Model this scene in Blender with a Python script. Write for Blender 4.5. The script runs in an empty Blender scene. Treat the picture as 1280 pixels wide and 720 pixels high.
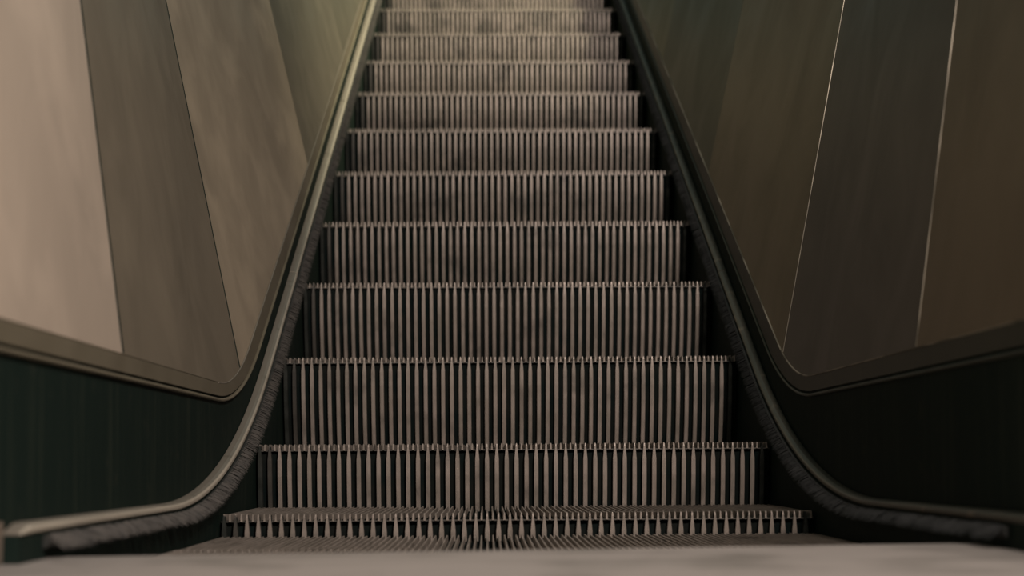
import bpy, math, random
from mathutils import Matrix, Vector
random.seed(7)
C = bpy.context.scene.collection
R30 = math.radians(30)

# ------------------------------------------------------------------ helpers
def link(name, verts, faces, mats, parent=None, mi=None, smooth=False):
    me = bpy.data.meshes.new(name)
    me.from_pydata(verts, [], faces)
    for m in (mats if isinstance(mats, (list, tuple)) else [mats]):
        me.materials.append(m)
    if mi: me.polygons.foreach_set('material_index', mi)
    if smooth: me.polygons.foreach_set('use_smooth', [True] * len(me.polygons))
    me.update()
    o = bpy.data.objects.new(name, me); C.objects.link(o)
    if parent: o.parent = parent
    return o

def empty(name, loc=(0, 0, 0)):
    o = bpy.data.objects.new(name, None); C.objects.link(o); o.location = loc
    o.empty_display_size = .1
    return o

def tag(o, label=None, cat=None, group=None, kind=None):
    if label: o['label'] = label
    if cat: o['category'] = cat
    if group: o['group'] = group
    if kind: o['kind'] = kind
    return o

class MB:
    def __init__(s): s.v = []; s.f = []; s.m = []
    def hexa(s, p, m=0, mf=None):
        """p: 8 points, 0-3 one end ring, 4-7 other end ring; mf: six material indices"""
        b = len(s.v); s.v += p
        fs = [(0, 3, 2, 1), (4, 5, 6, 7), (0, 1, 5, 4), (1, 2, 6, 5), (2, 3, 7, 6), (3, 0, 4, 7)]
        for i, q in enumerate(fs):
            s.f.append(tuple(b + k for k in q)); s.m.append(mf[i] if mf else m)
    def box(s, x0, x1, y0, y1, z0, z1, m=0):
        s.hexa([(x0, y0, z0), (x1, y0, z0), (x1, y1, z0), (x0, y1, z0),
                (x0, y0, z1), (x1, y0, z1), (x1, y1, z1), (x0, y1, z1)], m)
    def build(s, name, mats, parent=None, smooth=False):
        o = link(name, s.v, s.f, mats, parent, s.m, smooth)
        return o

# ------------------------------------------------------------------ materials
def nodes(name):
    m = bpy.data.materials.new(name); m.use_nodes = True
    nt = m.node_tree; b = nt.nodes['Principled BSDF']
    return m, nt, b

def metal(name, c1, c2, rough=.45, metallic=.4, scale=(6, 6, 6), detail=6, lo=.35, hi=.65,
          c3=None, s3=14, lo3=.6, hi3=.72, bump=0.0, bscale=200, spec=.5, distort=.0, rnd=False, rough2=None):
    m, nt, b = nodes(name)
    N = nt.nodes; L = nt.links
    tc = N.new('ShaderNodeTexCoord')
    vec = tc.outputs['Object']
    if rnd:
        oi = N.new('ShaderNodeObjectInfo')
        ad = N.new('ShaderNodeVectorMath'); ad.operation = 'MULTIPLY_ADD'
        cb = N.new('ShaderNodeCombineXYZ')
        for k in range(3): L.new(oi.outputs['Random'], cb.inputs[k])
        L.new(cb.outputs[0], ad.inputs[0]); ad.inputs[1].default_value = (37, 53, 71)
        L.new(vec, ad.inputs[2]); vec = ad.outputs[0]
    mp = N.new('ShaderNodeMapping'); mp.inputs['Scale'].default_value = scale
    L.new(vec, mp.inputs[0])
    nz = N.new('ShaderNodeTexNoise'); nz.inputs['Scale'].default_value = 1
    nz.inputs['Detail'].default_value = detail; nz.inputs['Distortion'].default_value = distort
    L.new(mp.outputs[0], nz.inputs[0])
    mr = N.new('ShaderNodeMapRange'); mr.inputs[1].default_value = lo; mr.inputs[2].default_value = hi
    L.new(nz.outputs[0], mr.inputs[0])
    mx = N.new('ShaderNodeMix'); mx.data_type = 'RGBA'
    mx.inputs[6].default_value = (*c1, 1); mx.inputs[7].default_value = (*c2, 1)
    L.new(mr.outputs[0], mx.inputs[0])
    out = mx.outputs[2]
    if c3:
        n3 = N.new('ShaderNodeTexNoise'); n3.inputs['Scale'].default_value = s3; n3.inputs['Detail'].default_value = 8
        L.new(vec, n3.inputs[0])
        m3 = N.new('ShaderNodeMapRange'); m3.inputs[1].default_value = lo3; m3.inputs[2].default_value = hi3
        L.new(n3.outputs[0], m3.inputs[0])
        x3 = N.new('ShaderNodeMix'); x3.data_type = 'RGBA'; L.new(out, x3.inputs[6]); x3.inputs[7].default_value = (*c3, 1)
        L.new(m3.outputs[0], x3.inputs[0]); out = x3.outputs[2]
    L.new(out, b.inputs['Base Color'])
    b.inputs['Metallic'].default_value = metallic
    b.inputs['Specular IOR Level'].default_value = spec
    if rough2 is not None:
        rr = N.new('ShaderNodeMapRange'); rr.inputs[1].default_value = lo; rr.inputs[2].default_value = hi
        rr.inputs[3].default_value = rough; rr.inputs[4].default_value = rough2
        L.new(nz.outputs[0], rr.inputs[0]); L.new(rr.outputs[0], b.inputs['Roughness'])
    else:
        b.inputs['Roughness'].default_value = rough
    if bump:
        nb = N.new('ShaderNodeTexNoise'); nb.inputs['Scale'].default_value = bscale; nb.inputs['Detail'].default_value = 3
        L.new(vec, nb.inputs[0])
        bp = N.new('ShaderNodeBump'); bp.inputs['Strength'].default_value = bump; bp.inputs['Distance'].default_value = .001
        L.new(nb.outputs[0], bp.inputs['Height']); L.new(bp.outputs[0], b.inputs['Normal'])
    return m

M = {}
M['rib'] = metal('worn_rib_metal', (.30, .255, .225), (.20, .175, .15), .42, .35, (40, 40, 14), 8, .35, .7,
                 c3=(.085, .077, .068), s3=10, lo3=.54, hi3=.74, bump=.3, bscale=600, rnd=True)
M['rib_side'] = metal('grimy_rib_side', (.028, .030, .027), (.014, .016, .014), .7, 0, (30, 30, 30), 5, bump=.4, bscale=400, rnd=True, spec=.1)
M['cleat'] = metal('worn_cleat_metal', (.33, .285, .25), (.19, .165, .14), .4, .35, (60, 12, 60), 6, .35, .7,
                   c3=(.07, .062, .052), s3=10, lo3=.6, hi3=.72, bump=.2, bscale=500, rnd=True)
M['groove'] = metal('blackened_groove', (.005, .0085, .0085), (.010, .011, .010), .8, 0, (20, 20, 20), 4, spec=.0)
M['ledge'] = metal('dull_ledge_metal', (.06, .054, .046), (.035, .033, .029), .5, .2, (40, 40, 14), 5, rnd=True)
M['black'] = metal('black_green_enamel', (.0075, .0135, .0112), (.018, .024, .018), .6, 0, (8, 70, 3), 6, .5, .8,
                   c3=(.02, .023, .018), s3=26, lo3=.62, hi3=.8, spec=.05)
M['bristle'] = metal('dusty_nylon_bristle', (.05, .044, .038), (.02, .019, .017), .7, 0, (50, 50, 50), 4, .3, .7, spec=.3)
M['bristle_shaded'] = metal('shaded_nylon_bristle', (.008, .0095, .009), (.003, .004, .004), .6, 0, (50, 50, 50), 4, .3, .7, spec=.15)  # right-hand copy of the bristle colour with the balustrade's shade painted in
M['holder'] = metal('dark_brush_holder', (.02, .022, .02), (.03, .03, .028), .5, .2, (20, 20, 20), 3)
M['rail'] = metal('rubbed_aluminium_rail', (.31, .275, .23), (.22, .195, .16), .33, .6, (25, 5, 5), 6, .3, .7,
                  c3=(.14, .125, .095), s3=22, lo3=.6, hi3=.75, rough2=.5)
M['rail_lit'] = metal('lit_rail_edge', (.50, .45, .37), (.36, .32, .26), .35, .45, (25, 5, 5), 6, .3, .7)  # lit inner edge of the left rail, its highlight painted as paler metal
M['rail_dull'] = metal('dark_rail', (.085, .078, .06), (.05, .05, .04), .38, .4, (25, 5, 5), 6, .3, .7,
                       c3=(.2, .16, .12), s3=30, lo3=.6, hi3=.75)  # darker rail colour for the right side
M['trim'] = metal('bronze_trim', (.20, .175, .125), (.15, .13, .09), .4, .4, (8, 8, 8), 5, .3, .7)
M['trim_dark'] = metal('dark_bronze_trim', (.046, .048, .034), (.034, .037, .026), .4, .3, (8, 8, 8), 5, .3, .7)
M['edge_dark'] = metal('chipped_lit_edge', (.07, .06, .04), (.24, .21, .16), .4, .4, (3, 9, 9), 5, .42, .56)  # chips, plus the pale highlight of the sheet chamfers painted in
M['plate'] = metal('scuffed_steel_plate', (.345, .315, .295), (.25, .23, .215), .38, .35, (3, 14, 5), 7, .3, .7,
                   c3=(.19, .175, .16), s3=8, lo3=.5, hi3=.7, rough2=.5)
M['newel'] = metal('brown_newel_plate', (.17, .13, .1), (.12, .1, .08), .5, .2, (8, 8, 8), 5)
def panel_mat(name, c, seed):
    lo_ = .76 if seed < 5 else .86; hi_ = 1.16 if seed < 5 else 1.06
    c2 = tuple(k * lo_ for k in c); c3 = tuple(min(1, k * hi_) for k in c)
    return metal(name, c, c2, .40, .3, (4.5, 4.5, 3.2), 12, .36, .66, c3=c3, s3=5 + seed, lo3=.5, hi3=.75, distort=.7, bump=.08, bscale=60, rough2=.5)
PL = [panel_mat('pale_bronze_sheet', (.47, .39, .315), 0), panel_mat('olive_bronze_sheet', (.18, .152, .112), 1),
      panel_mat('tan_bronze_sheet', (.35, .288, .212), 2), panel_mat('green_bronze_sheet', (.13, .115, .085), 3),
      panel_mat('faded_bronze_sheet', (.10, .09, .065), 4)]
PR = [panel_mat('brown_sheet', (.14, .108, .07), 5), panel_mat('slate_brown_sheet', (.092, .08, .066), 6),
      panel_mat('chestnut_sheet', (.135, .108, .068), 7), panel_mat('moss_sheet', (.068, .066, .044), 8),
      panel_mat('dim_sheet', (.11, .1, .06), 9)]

# ------------------------------------------------------------------ the step path
RAD, Y0, S0 = 1.935, 2.164, .371          # bend radius, where the bend starts, phase of the steps
def path(s):
    if s < 0: return Y0 + s, 0.
    sa = RAD * R30
    if s < sa:
        a = s / RAD; return Y0 + RAD * math.sin(a), RAD * (1 - math.cos(a))
    return Y0 + RAD * .5 + (s - sa) * math.cos(R30), RAD * (1 - math.cos(R30)) + (s - sa) * .5
def frame(s):
    y, z = path(s)
    a = max(0, min(R30, s / RAD))
    return y, z, a                          # normal is (-sin a, cos a)

def sweep(name, side, prof, s0, s1, mats, parent=None, ds=.04, closed=True, mi=None, smooth=False, taper=None):
    """prof: list of (x distance from middle, height above the tread line)"""
    n = max(2, int((s1 - s0) / ds)); v = []; f = []; m = []
    k = len(prof)
    for i in range(n + 1):
        s = s0 + (s1 - s0) * i / n
        y, z, a = frame(s)
        for (x, h) in prof:
            if taper: x, h = taper(i / n * (s1 - s0), x, h)
            v.append((side * x, y - math.sin(a) * h, z + math.cos(a) * h))
    for i in range(n):
        for j in range(k if closed else k - 1):
            j2 = (j + 1) % k
            q = (i * k + j, i * k + j2, (i + 1) * k + j2, (i + 1) * k + j)
            f.append(q if side < 0 else q[::-1]); m.append(mi[j] if mi else 0)
    if closed:
        f.append(tuple(range(k))[::-1]); m.append(0); f.append(tuple(n * k + j for j in range(k))); m.append(0)
    return link(name, v, f, mats, parent, m, smooth)

# ------------------------------------------------------------------ escalator step
HW = .4865; NR = 52; PITCH = 2 * HW / NR
def yback(v): return .05 * (v / .2) ** 1.7        # the riser curves away under the nose
def make_step():
    root = empty('escalator_step')
    # tread: plate with 2*NR cleats
    t = MB()
    t.box(-HW, HW, .034, .398, -.020, -.010, 1)
    cp = PITCH / 2
    for i in range(2 * NR):
        x = -HW + (i + .5) * cp
        wt, wb = .0011, .0018
        y0 = 0.0015 if i % 2 else 0.0
        # front tip slopes back so that each cleat ends in a small point
        t.hexa([(x - wb, y0 + .0015, -.0118), (x + wb, y0 + .0015, -.0118), (x + wt, y0 + .0006, -.0012), (x - wt, y0 + .0006, -.0012),
                (x - wb, .398, -.0102), (x + wb, .398, -.0102), (x + wt, .398, 0), (x - wt, .398, 0)], 0)
        # rounded crest of the tip
        t.hexa([(x - wt, y0 + .0006, -.0012), (x + wt, y0 + .0006, -.0012), (x + wt * .8, y0 + .003, 0.0003), (x - wt * .8, y0 + .003, .0003),
                (x - wt, y0 + .03, -.0012), (x + wt, y0 + .03, -.0012), (x + wt * .8, y0 + .03, 0), (x - wt * .8, y0 + .03, 0)], 0)
    # nose ledge under the tips
    t.box(-HW, HW, .0050, .012, -.0128, -.0108, 2)
    t.build('tread', [M['cleat'], M['groove'], M['ledge']], root)
    # riser: curved back sheet and ribs
    r = MB()
    vs = [.0135, .03, .06, .09, .12, .15, .18, .205]
    for a, b in zip(vs, vs[1:]):
        ya, yb = yback(a) + .013, yback(b) + .013
        r.hexa([(-HW, ya, -a), (HW, ya, -a), (HW, ya + .004, -a), (-HW, ya + .004, -a),
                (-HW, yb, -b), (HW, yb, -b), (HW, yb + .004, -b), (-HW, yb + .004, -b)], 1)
    rv = [0.001, .006, .012, .02, .03, .06, .09, .12, .15, .18, .205]
    def rw(v): 
        t_ = min(1, max(0, v / .031)); return .0009 + (.0043 - .0009) * (t_ ** .9)
    for i in range(NR):
        x = -HW + (i + .5) * PITCH - cp / 2
        fm = 2 if i in (0, NR - 1) else 3 if i == 1 else 0      # the outermost ribs get darker materials
        jit = random.uniform(-.0002, .0002)
        base = len(r.v)
        for v_ in rv:
            w = rw(v_); y = yback(v_) + (0 if v_ > .004 else .0006)
            r.v += [(x - w * .86 + jit, y, -v_), (x + w * .86 + jit, y, -v_), (x + w + jit, y + .0012, -v_), (x + w + jit, y + .014, -v_), (x - w + jit, y + .014, -v_), (x - w + jit, y + .0012, -v_)]
        for q in range(len(rv) - 1):
            for k in range(6):
                k2 = (k + 1) % 6
                r.f.append((base + q * 6 + k, base + (q + 1) * 6 + k, base + (q + 1) * 6 + k2, base + q * 6 + k2))
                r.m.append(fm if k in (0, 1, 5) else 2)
        r.f.append(tuple(base + k for k in range(6))); r.m.append(0)
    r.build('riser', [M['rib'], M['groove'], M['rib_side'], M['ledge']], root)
    # side brackets that carry the step
    for sd in (-1, 1):
        b = MB()
        x0, x1 = sorted((sd * (HW - .012), sd * (HW - .004)))
        b.hexa([(x0, .02, -.02), (x1, .02, -.02), (x1, .39, -.02), (x0, .39, -.02),
                (x0, .07, -.2), (x1, .07, -.2), (x1, .2, -.2), (x0, .2, -.2)], 0)
        b.build('side_bracket', M['groove'], root)
    return root

proto = make_step()
STEP_LABELS = {
    -2: 'flat grooved step half swallowed by the comb plate at the bottom of the escalator',
    -1: 'flat grooved step just past the comb plate, lying level with no riser showing',
    0: 'first step to lift, its riser only a thin toothed strip above the flat treads',
    1: 'lowest step with a proper riser, second to lift beyond the comb plate',
    2: 'third step to lift beyond the comb plate, tallest looking riser of the flight',
    3: 'fourth step to lift beyond the comb plate, grey ribbed riser with dark grooves',
    4: 'fifth step to lift beyond the comb plate, its ribbed riser scuffed in the middle',
    5: 'sixth step to lift beyond the comb plate, darker stained patches on its riser',
    6: 'seventh step to lift beyond the comb plate, slightly blurred ribbed riser',
    7: 'eighth step to lift beyond the comb plate, ribs evenly lit from end to end',
    8: 'ninth step to lift beyond the comb plate, right end of riser slipping into shadow',
    9: 'tenth step to lift beyond the comb plate, yellowish riser with shaded right end',
    10: 'eleventh step to lift beyond the comb plate, blurred yellowish riser near the top edge',
    11: 'topmost step whose riser is cut off by the top of the picture',
}
def copy_tree(o):
    r = o.copy(); C.objects.link(r)
    for ch in list(o.children):
        c = ch.copy(); C.objects.link(c); c.parent = r
    return r
for i in range(-2, 12):
    o = proto if i == -2 else copy_tree(proto)
    y, z = path(S0 + .4044 * i)
    o.location = (0, y, z)
    tag(o, STEP_LABELS[i], 'escalator step', 'escalator steps')

# ------------------------------------------------------------------ both sides
SA, SB = -.703, 5.1           # path length range: near end of the skirt ... far above the frame
def side_parts(side):
    L = side < 0
    nm = 'left' if L else 'right'
    # skirt
    sk = sweep('escalator_skirt', side, [(.491, -.22), (.491, .0528), (.5070, .0528), (.5070, -.22)], SA, SB, M['black'])
    tag(sk, f'black skirt panel rising beside the {nm} ends of the steps', 'escalator skirt', 'escalator skirts')
    # brush
    br = empty('skirt_brush', (0, 0, 0))
    tag(br, ('grey dusty bristle brush curving up beside the left ends of the steps' if L else
             'bristle brush with painted-in shade, curving up beside the right ends of the steps'), 'brush', 'skirt brushes')
    s_in = SA + (.075 if L else .135)
    sweep('brush_holder', side, [(.4905, .036), (.4905, .049), (.484, .049), (.484, .040)], s_in, SB, M['holder'], br)
    v = []; f = []
    s = s_in
    rnd = random.Random(3 + side)
    clump = 0; ctw = 0
    while s < SB:
        near = s < 2.2
        s += rnd.uniform(.0006, .0012) if near else rnd.uniform(.0016, .0026)
        if rnd.random() < .06: clump = rnd.uniform(-.0025, .0025); ctw = rnd.uniform(-.0008, .0008)
        th = .00045 if near else .0009
        y, z, a = frame(s)
        ta = (math.cos(a), math.sin(a)); na = (-math.sin(a), math.cos(a))
        h0 = .0512 - rnd.random() * .007
        x0 = .486
        ln = rnd.uniform(.9, 1.06)
        x1 = x0 - (.0195 + ctw + rnd.uniform(-.0015, .0015)) * ln
        h1 = h0 - (.0115 + rnd.uniform(-.001, .001)) * ln
        dt = clump + rnd.uniform(-.0012, .0012)
        b = len(v)
        def P(x, h, t): return (side * x, y + ta[0] * t + na[0] * h, z + ta[1] * t + na[1] * h)
        v += [P(x0, h0 + th, 0), P(x0, h0 - th, th), P(x0, h0 - th, -th),
              P((x0 + x1) / 2 - .0015, (h0 + h1) / 2 + th, dt * .3), P((x0 + x1) / 2 - .0015, (h0 + h1) / 2 - th, dt * .3 + th), P((x0 + x1) / 2 - .0015, (h0 + h1) / 2 - th, dt * .3 - th),
              P(x1, h1, dt)]
        f += [(b, b + 1, b + 4, b + 3), (b + 1, b + 2, b + 5, b + 4), (b + 2, b, b + 3, b + 5), (b + 3, b + 4, b + 6), (b + 4, b + 5, b + 6), (b + 5, b + 3, b + 6)]
    bo = link('bristles', v, f, M['bristle' if L else 'bristle_shaded'], br)
    bo['kind'] = 'stuff'
    # guard rail in two lengths, butted together on the slope
    rm = [M['rail'], M['rail_lit']] if L else [M['rail_dull'], M['rail_dull']]
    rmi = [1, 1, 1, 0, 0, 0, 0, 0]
    pr = [(.4905, .0530), (.4885, .0550), (.489, .0592), (.492, .0615), (.497, .0632), (.504, .0637), (.507, .0637), (.507, .053)]
    def tp(d, x, h):
        if d < .03 and L:
            q = d / .03; return x, .053 + (h - .053) * (.25 + .75 * math.sin(q * math.pi / 2))
        return x, h
    joint = 1.50
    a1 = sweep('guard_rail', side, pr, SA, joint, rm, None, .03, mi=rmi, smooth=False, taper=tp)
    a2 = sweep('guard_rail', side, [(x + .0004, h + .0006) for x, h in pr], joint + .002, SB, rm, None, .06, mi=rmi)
    for o in (a1, a2):
        bv = o.modifiers.new('bevel', 'BEVEL'); bv.width = .0008; bv.segments = 2; bv.limit_method = 'ANGLE'
    if L:
        tag(a1, 'pale rubbed metal guard rail curving along the floor and up beside the left brush', 'guard rail', 'guard rails')
        tag(a2, 'straight upper length of pale metal guard rail beyond the joint, left of the steps', 'guard rail', 'guard rails')
    else:
        tag(a1, 'dull dark guard rail curving up from the floor above the right brush', 'guard rail', 'guard rails')
        tag(a2, 'straight upper length of dull dark guard rail, right of the steps', 'guard rail', 'guard rails')
    return
side_parts(-1); side_parts(1)

# lower edge curves of the balustrade (Y, z): flat, fillet, 30 degree line
def fillet(yc, zc, R, Ya, Yb, n=16):
    t = R * math.tan(R30 / 2)
    pts = [(Ya, zc)]
    for i in range(n + 1):
        a = R30 * i / n
        pts.append((yc - t + R * math.sin(a), zc + R * (1 - math.cos(a))))
    pts.append((Yb, zc + (Yb - yc) * math.tan(R30)))
    return pts
def zat(pts, y):
    for (a, b), (c, d) in zip(pts, pts[1:]):
        if y <= c: return b + (d - b) * (y - a) / (c - a)
    return pts[-1][1]
YA, YB = 0.9, 6.7
GEO = {-1: dict(bead=fillet(2.869, .224, .93, YA, YB), edge=fillet(2.806, .2555, .66, YA, YB)),
       1: dict(bead=fillet(2.850, .227, .85, YA, YB), edge=fillet(2.790, .262, .62, YA, YB))}
SEAMS = {-1: [YA, 1.930, 2.847, 3.892, 4.85, 6.68], 1: [YA, 1.985, 2.882, 3.79, 4.72, 6.68]}
LEAN = {-1: [(1.9, .14), (2.85, .215), (3.9, .24)], 1: [(1.9, .15), (2.85, .20), (3.9, .225)]}
def lean(side, y):
    t = LEAN[side]
    if y <= t[0][0]: return t[0][1]
    for (a, b), (c, d) in zip(t, t[1:]):
        if y <= c: return b + (d - b) * (y - a) / (c - a)
    return t[-1][1]
def samples(y0, y1, pts):
    ys = sorted({round(y, 5) for y in [y0, y1] + [p[0] for p in pts if y0 < p[0] < y1] + [y0 + (y1 - y0) * k / 8 for k in range(9)]})
    return ys

def strip(name, side, fn, ys, mats, parent=None, mi=None, smooth=False):
    """fn(y) -> ring of (x, dy, z)"""
    v = []; f = []; m = []
    for y in ys:
        ring = fn(y); k = len(ring)
        v += [(side * x, y + dy, z) for x, dy, z in ring]
    n = len(ys)
    for i in range(n - 1):
        for j in range(k):
            j2 = (j + 1) % k
            q = (i * k + j, i * k + j2, (i + 1) * k + j2, (i + 1) * k + j)
            f.append(q if side < 0 else q[::-1]); m.append(mi[j] if mi else 0)
    f.append(tuple(range(k))); m.append(0); f.append(tuple((n - 1) * k + j for j in range(k))[::-1]); m.append(0)
    return link(name, v, f, mats, parent, m, smooth)

def slope(pts, y):
    e = .002
    return math.atan2(zat(pts, y + e) - zat(pts, y - e), 2 * e)

for side in (-1, 1):
    L = side < 0; nm = 'left' if L else 'right'
    bead, edge = GEO[side]['bead'], GEO[side]['edge']
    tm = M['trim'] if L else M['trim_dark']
    ys = samples(YA, 6.68, bead + edge)
    # dark lower panel: from behind the guard rail up behind the trim
    def railz(y):
        # height of the guard rail's back edge at this y
        lo, hi = -2., 6.
        for _ in range(40):
            s = (lo + hi) / 2; yy, zz, a = frame(s)
            if yy - math.sin(a) * .058 < y: lo = s
            else: hi = s
        yy, zz, a = frame(lo); return zz + math.cos(a) * .058
    lp = strip('lower_panel', side, lambda y: [(.5083, 0, railz(y) if y > 1.4 else .02), (.5115, 0, zat(bead, y) + .012), (.5175, 0, zat(bead, y) + .012), (.5175, 0, railz(y) if y > 1.4 else .02)],
               sorted(set(ys + [2.164 + .1 * k for k in range(12)])), M['black'])
    tag(lp, ('black scratched panel wedge between the pale guard rail and the left trim' if L else
             'plain black panel wedge between the dark guard rail and the right trim'), 'panel', 'black lower side panels')
    # trim moulding : flat band with a rounded bead along its lower edge
    tr = empty('trim_moulding', (0, 0, 0))
    tag(tr, ('bronze trim moulding bent around the bottom corner of the left balustrade' if L else
             'dark trim moulding bent around the bottom corner of the right balustrade'), 'trim moulding', 'balustrade trim mouldings')
    def band(y):
        a = slope(bead, y); g = .0100 / math.cos(a)
        z0, z1 = zat(bead, y) + g, zat(edge, y)
        return [(.5090, 0, z0), (.5085, 0, z1), (.5150, 0, z1), (.5150, 0, z0)]
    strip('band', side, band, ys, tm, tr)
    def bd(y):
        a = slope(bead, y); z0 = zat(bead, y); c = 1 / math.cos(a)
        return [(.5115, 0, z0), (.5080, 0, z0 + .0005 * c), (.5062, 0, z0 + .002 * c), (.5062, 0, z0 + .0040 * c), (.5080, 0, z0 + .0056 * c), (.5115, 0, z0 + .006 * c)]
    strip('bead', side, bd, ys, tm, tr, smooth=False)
    if not L:
        # thin chipped edging; the chamfer's highlight is painted into its colour
        def ed(y):
            z1 = zat(edge, y); c = 1 / math.cos(slope(edge, y))
            return [(.5090, 0, z1 - .0003), (.5070, 0, z1 + .0002), (.5072, 0, z1 + .0022 * c), (.5100, 0, z1 + .0026 * c)]
        e = strip('edging', side, ed, ys, M['edge_dark'], tr); e['label'] = 'thin chipped edging with painted highlight'
    else:
        def el(y):  # pale strip stands in for the lit sheet edge, along the slope only
            z1 = zat(edge, y); c = 1 / math.cos(slope(edge, y))
            return [(.5090, 0, z1 - .0003), (.5080, 0, z1 + .0001), (.5081, 0, z1 + .0014 * c), (.5098, 0, z1 + .0017 * c)]
        e = strip('edging', side, el, [y for y in ys if y > 2.6], M['rail'], tr); e['label'] = 'thin edging line with painted highlight'
    # sheets
    labs = ([ 'pale beige metal sheet at the near end of the left balustrade',
              'dark olive metal sheet over the bottom corner of the left balustrade',
              'tan metal sheet on the left slope, next above the dark olive sheet',
              'greenish olive metal sheet on the left slope, next above the tan sheet',
              'farthest brown metal sheet at the top of the left balustrade' ] if L else
            [ 'warm brown metal sheet at the near end of the right balustrade',
              'slate brown metal sheet over the bottom corner of the right balustrade',
              'chestnut metal sheet on the right slope, between slate and dark green sheets',
              'dark moss green metal sheet on the right slope above the chestnut sheet',
              'farthest dim brown metal sheet at the top of the right balustrade' ])
    S = SEAMS[side]
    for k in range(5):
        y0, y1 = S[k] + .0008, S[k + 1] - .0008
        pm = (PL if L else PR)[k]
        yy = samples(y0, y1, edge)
        H = .95
        nz = 10
        v = []; f = []
        cols = len(yy)
        x_in = .5095 + (.0004 * k if L else 0)
        for lay in (0, .004):
            for y in yy:
                zb = zat(edge, y) + .0012; kx = lean(side, y)
                for j in range(nz + 1):
                    h = H * j / nz
                    v.append((side * (x_in + lay + kx * h), y, zb + h))
        n1 = nz + 1; off = cols * n1
        def q(a, b, c, d): f.append((a, b, c, d) if not L else (d, c, b, a))
        for i in range(cols - 1):
            for j in range(nz):
                a = i * n1 + j; q(a, a + 1, a + n1 + 1, a + n1); q(off + a + n1, off + a + n1 + 1, off + a + 1, off + a)
            a = i * n1; q(a + n1, off + a + n1, off + a, a); a = i * n1 + nz; q(a, off + a, off + a + n1, a + n1)
        for j in range(nz):
            a = j; q(a + 1, a, off + a, off + a + 1); a = (cols - 1) * n1 + j; q(a, a + 1, off + a + 1, off + a)
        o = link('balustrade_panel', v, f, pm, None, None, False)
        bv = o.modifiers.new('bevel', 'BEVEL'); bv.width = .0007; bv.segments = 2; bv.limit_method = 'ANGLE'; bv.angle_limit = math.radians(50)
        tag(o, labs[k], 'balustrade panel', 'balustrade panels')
        if k in (1, 2):
            # narrow joint strip on the near edge of the sheet
            ys_ = S[k]
            zb = zat(edge, ys_) + .003; kx = lean(side, ys_)
            b = MB(); w = .0045 if L else .0008; pr_ = .0007 if L else .0007
            if L: ys_ += w - .0006
            b.hexa([(side * a_, b_, c_) for a_, b_, c_ in
                    [(x_in + .002, ys_ - w, zb), (x_in - pr_, ys_ - w * .5, zb), (x_in - pr_, ys_ + w * .5, zb), (x_in + .002, ys_ + w, zb),
                     (x_in + .002 + kx * H, ys_ - w, zb + H), (x_in - pr_ + kx * H, ys_ - w * .5, zb + H), (x_in - pr_ + kx * H, ys_ + w * .5, zb + H), (x_in + .002 + kx * H, ys_ + w, zb + H)]])
            e = b.build('joint_strip', M['black'] if L else M['edge_dark'], o)  # right strip: highlight on the seam's chamfer painted as pale metal
            e['label'] = 'thin dark joint strip' if L else 'thin strip with painted seam highlight'

# ------------------------------------------------------------------ comb plate and landing
cp = empty('comb_plate', (0, 1.5, .0))
tag(cp, 'scuffed steel comb plate with fine teeth at the foot of the steps', 'comb plate')
b = MB()
PY, PZ = .092, .026
HWc = .4885
b.hexa([(-HWc, -.25, PZ - .012), (HWc, -.25, PZ - .012), (HWc, -.25, PZ), (-HWc, -.25, PZ),
        (-HWc, PY - .02, PZ - .012), (HWc, PY + .12, PZ - .012), (HWc, PY + .12, PZ), (-HWc, PY - .02, PZ)])
pl = b.build('plate', M['plate'], cp)
tb = MB()
for i in range(2 * NR - 1):
    x = -HW + (i + 1) * PITCH / 2
    w = .0013
    ys_ = PY - .02 + .14 * (x + HW) / (2 * HW) - .004
    tb.hexa([(x - w, ys_, PZ - .012), (x + w, ys_, PZ - .012), (x + w, ys_, PZ - .0015), (x - w, ys_, PZ - .0015),
             (x - w * .6, ys_ + .15, -.006), (x + w * .6, ys_ + .15, -.006), (x + w * .6, ys_ + .15, -.004), (x - w * .6, ys_ + .15, -.004)])
to = tb.build('comb_teeth', M['plate'], cp)

fl = MB()
fl.box(-2.2, 2.2, -1.5, 1.248, -.02, PZ)
fl.box(-2.2, -.4895, 1.2482, 1.57, -.02, PZ)
fl.box(.4895, 2.2, 1.2482, 1.71, -.02, PZ)
f_o = fl.build('floor', M['plate']); f_o['kind'] = 'structure'

# brown end plate just in front of the left guard rail
nb = MB(); nb.box(-.5072, -.5030, .92, 1.452, PZ + .0005, .066)
o = nb.build('kick_plate', M['newel'])
tag(o, 'brown kick plate at the floor where the left guard rail ends', 'kick plate')
bv = o.modifiers.new('bevel', 'BEVEL'); bv.width = .002; bv.segments = 2

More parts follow.
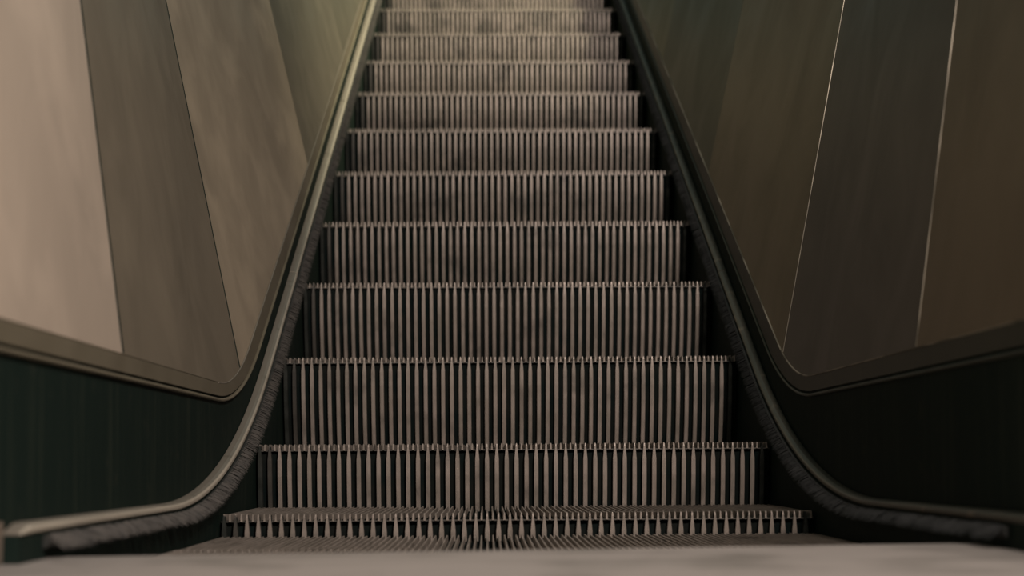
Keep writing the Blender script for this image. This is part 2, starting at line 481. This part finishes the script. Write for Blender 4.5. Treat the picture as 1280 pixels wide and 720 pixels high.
# ------------------------------------------------------------------ light
def area(name, loc, target, size, power, col, sy=None):
    l = bpy.data.lights.new(name, 'AREA'); l.energy = power; l.color = col
    l.shape = 'RECTANGLE'; l.size = size; l.size_y = sy or size
    o = bpy.data.objects.new(name, l); C.objects.link(o); o.location = loc
    o.rotation_euler = (Vector(target) - Vector(loc)).to_track_quat('-Z', 'Y').to_euler()
    return o
area('landing_lamp', (.74, -.2, 2.0), (-.1, 3, .4), .4, 134, (1, .86, .77), .3)
sl = bpy.data.lights.new('ceiling_lamp', 'SPOT'); sl.energy = 1700; sl.color = (1, .91, .64)
sl.shadow_soft_size = .05; sl.spot_size = math.radians(82); sl.spot_blend = 1
so = bpy.data.objects.new('ceiling_lamp', sl); C.objects.link(so); so.location = (1.55, 4.2, 4.6)
so.rotation_euler = (Vector((.25, 6.0, 2.0)) - so.location).to_track_quat('-Z', 'Y').to_euler()
w = bpy.data.worlds.new('dim_hall'); bpy.context.scene.world = w; w.use_nodes = True
w.node_tree.nodes['Background'].inputs[0].default_value = (.70, 1, .90, 1)
w.node_tree.nodes['Background'].inputs[1].default_value = .12

# ------------------------------------------------------------------ camera
f_px, pitch, yaw, roll, cx, cz = 1911.4, .1129, .0170, -.0061, -.0517, .1193
cpp, sp, cy, sy = math.cos(pitch), math.sin(pitch), math.cos(yaw), math.sin(yaw)
F = Vector((sy * cpp, cy * cpp, sp)); Rt = Vector((cy, -sy, 0)); U = Rt.cross(F)
c, s = math.cos(roll), math.sin(roll)
R2 = c * Rt + s * U; U2 = -s * Rt + c * U
cam = bpy.data.cameras.new('camera'); co = bpy.data.objects.new('camera', cam); C.objects.link(co)
mt = Matrix((R2, U2, -F)).transposed().to_4x4(); mt.translation = (cx, 0, cz)
co.matrix_world = mt
cam.sensor_width = 36; cam.lens = 36 * f_px / 1280; cam.clip_start = .02; cam.clip_end = 60
cam.dof.use_dof = True; cam.dof.focus_distance = 2.85; cam.dof.aperture_fstop = 3.8
bpy.context.scene.camera = co
vs_ = bpy.context.scene.view_settings
vs_.view_transform = 'Standard'; vs_.look = 'None'; vs_.gamma = 1; vs_.exposure = 0; vs_.use_curve_mapping = False
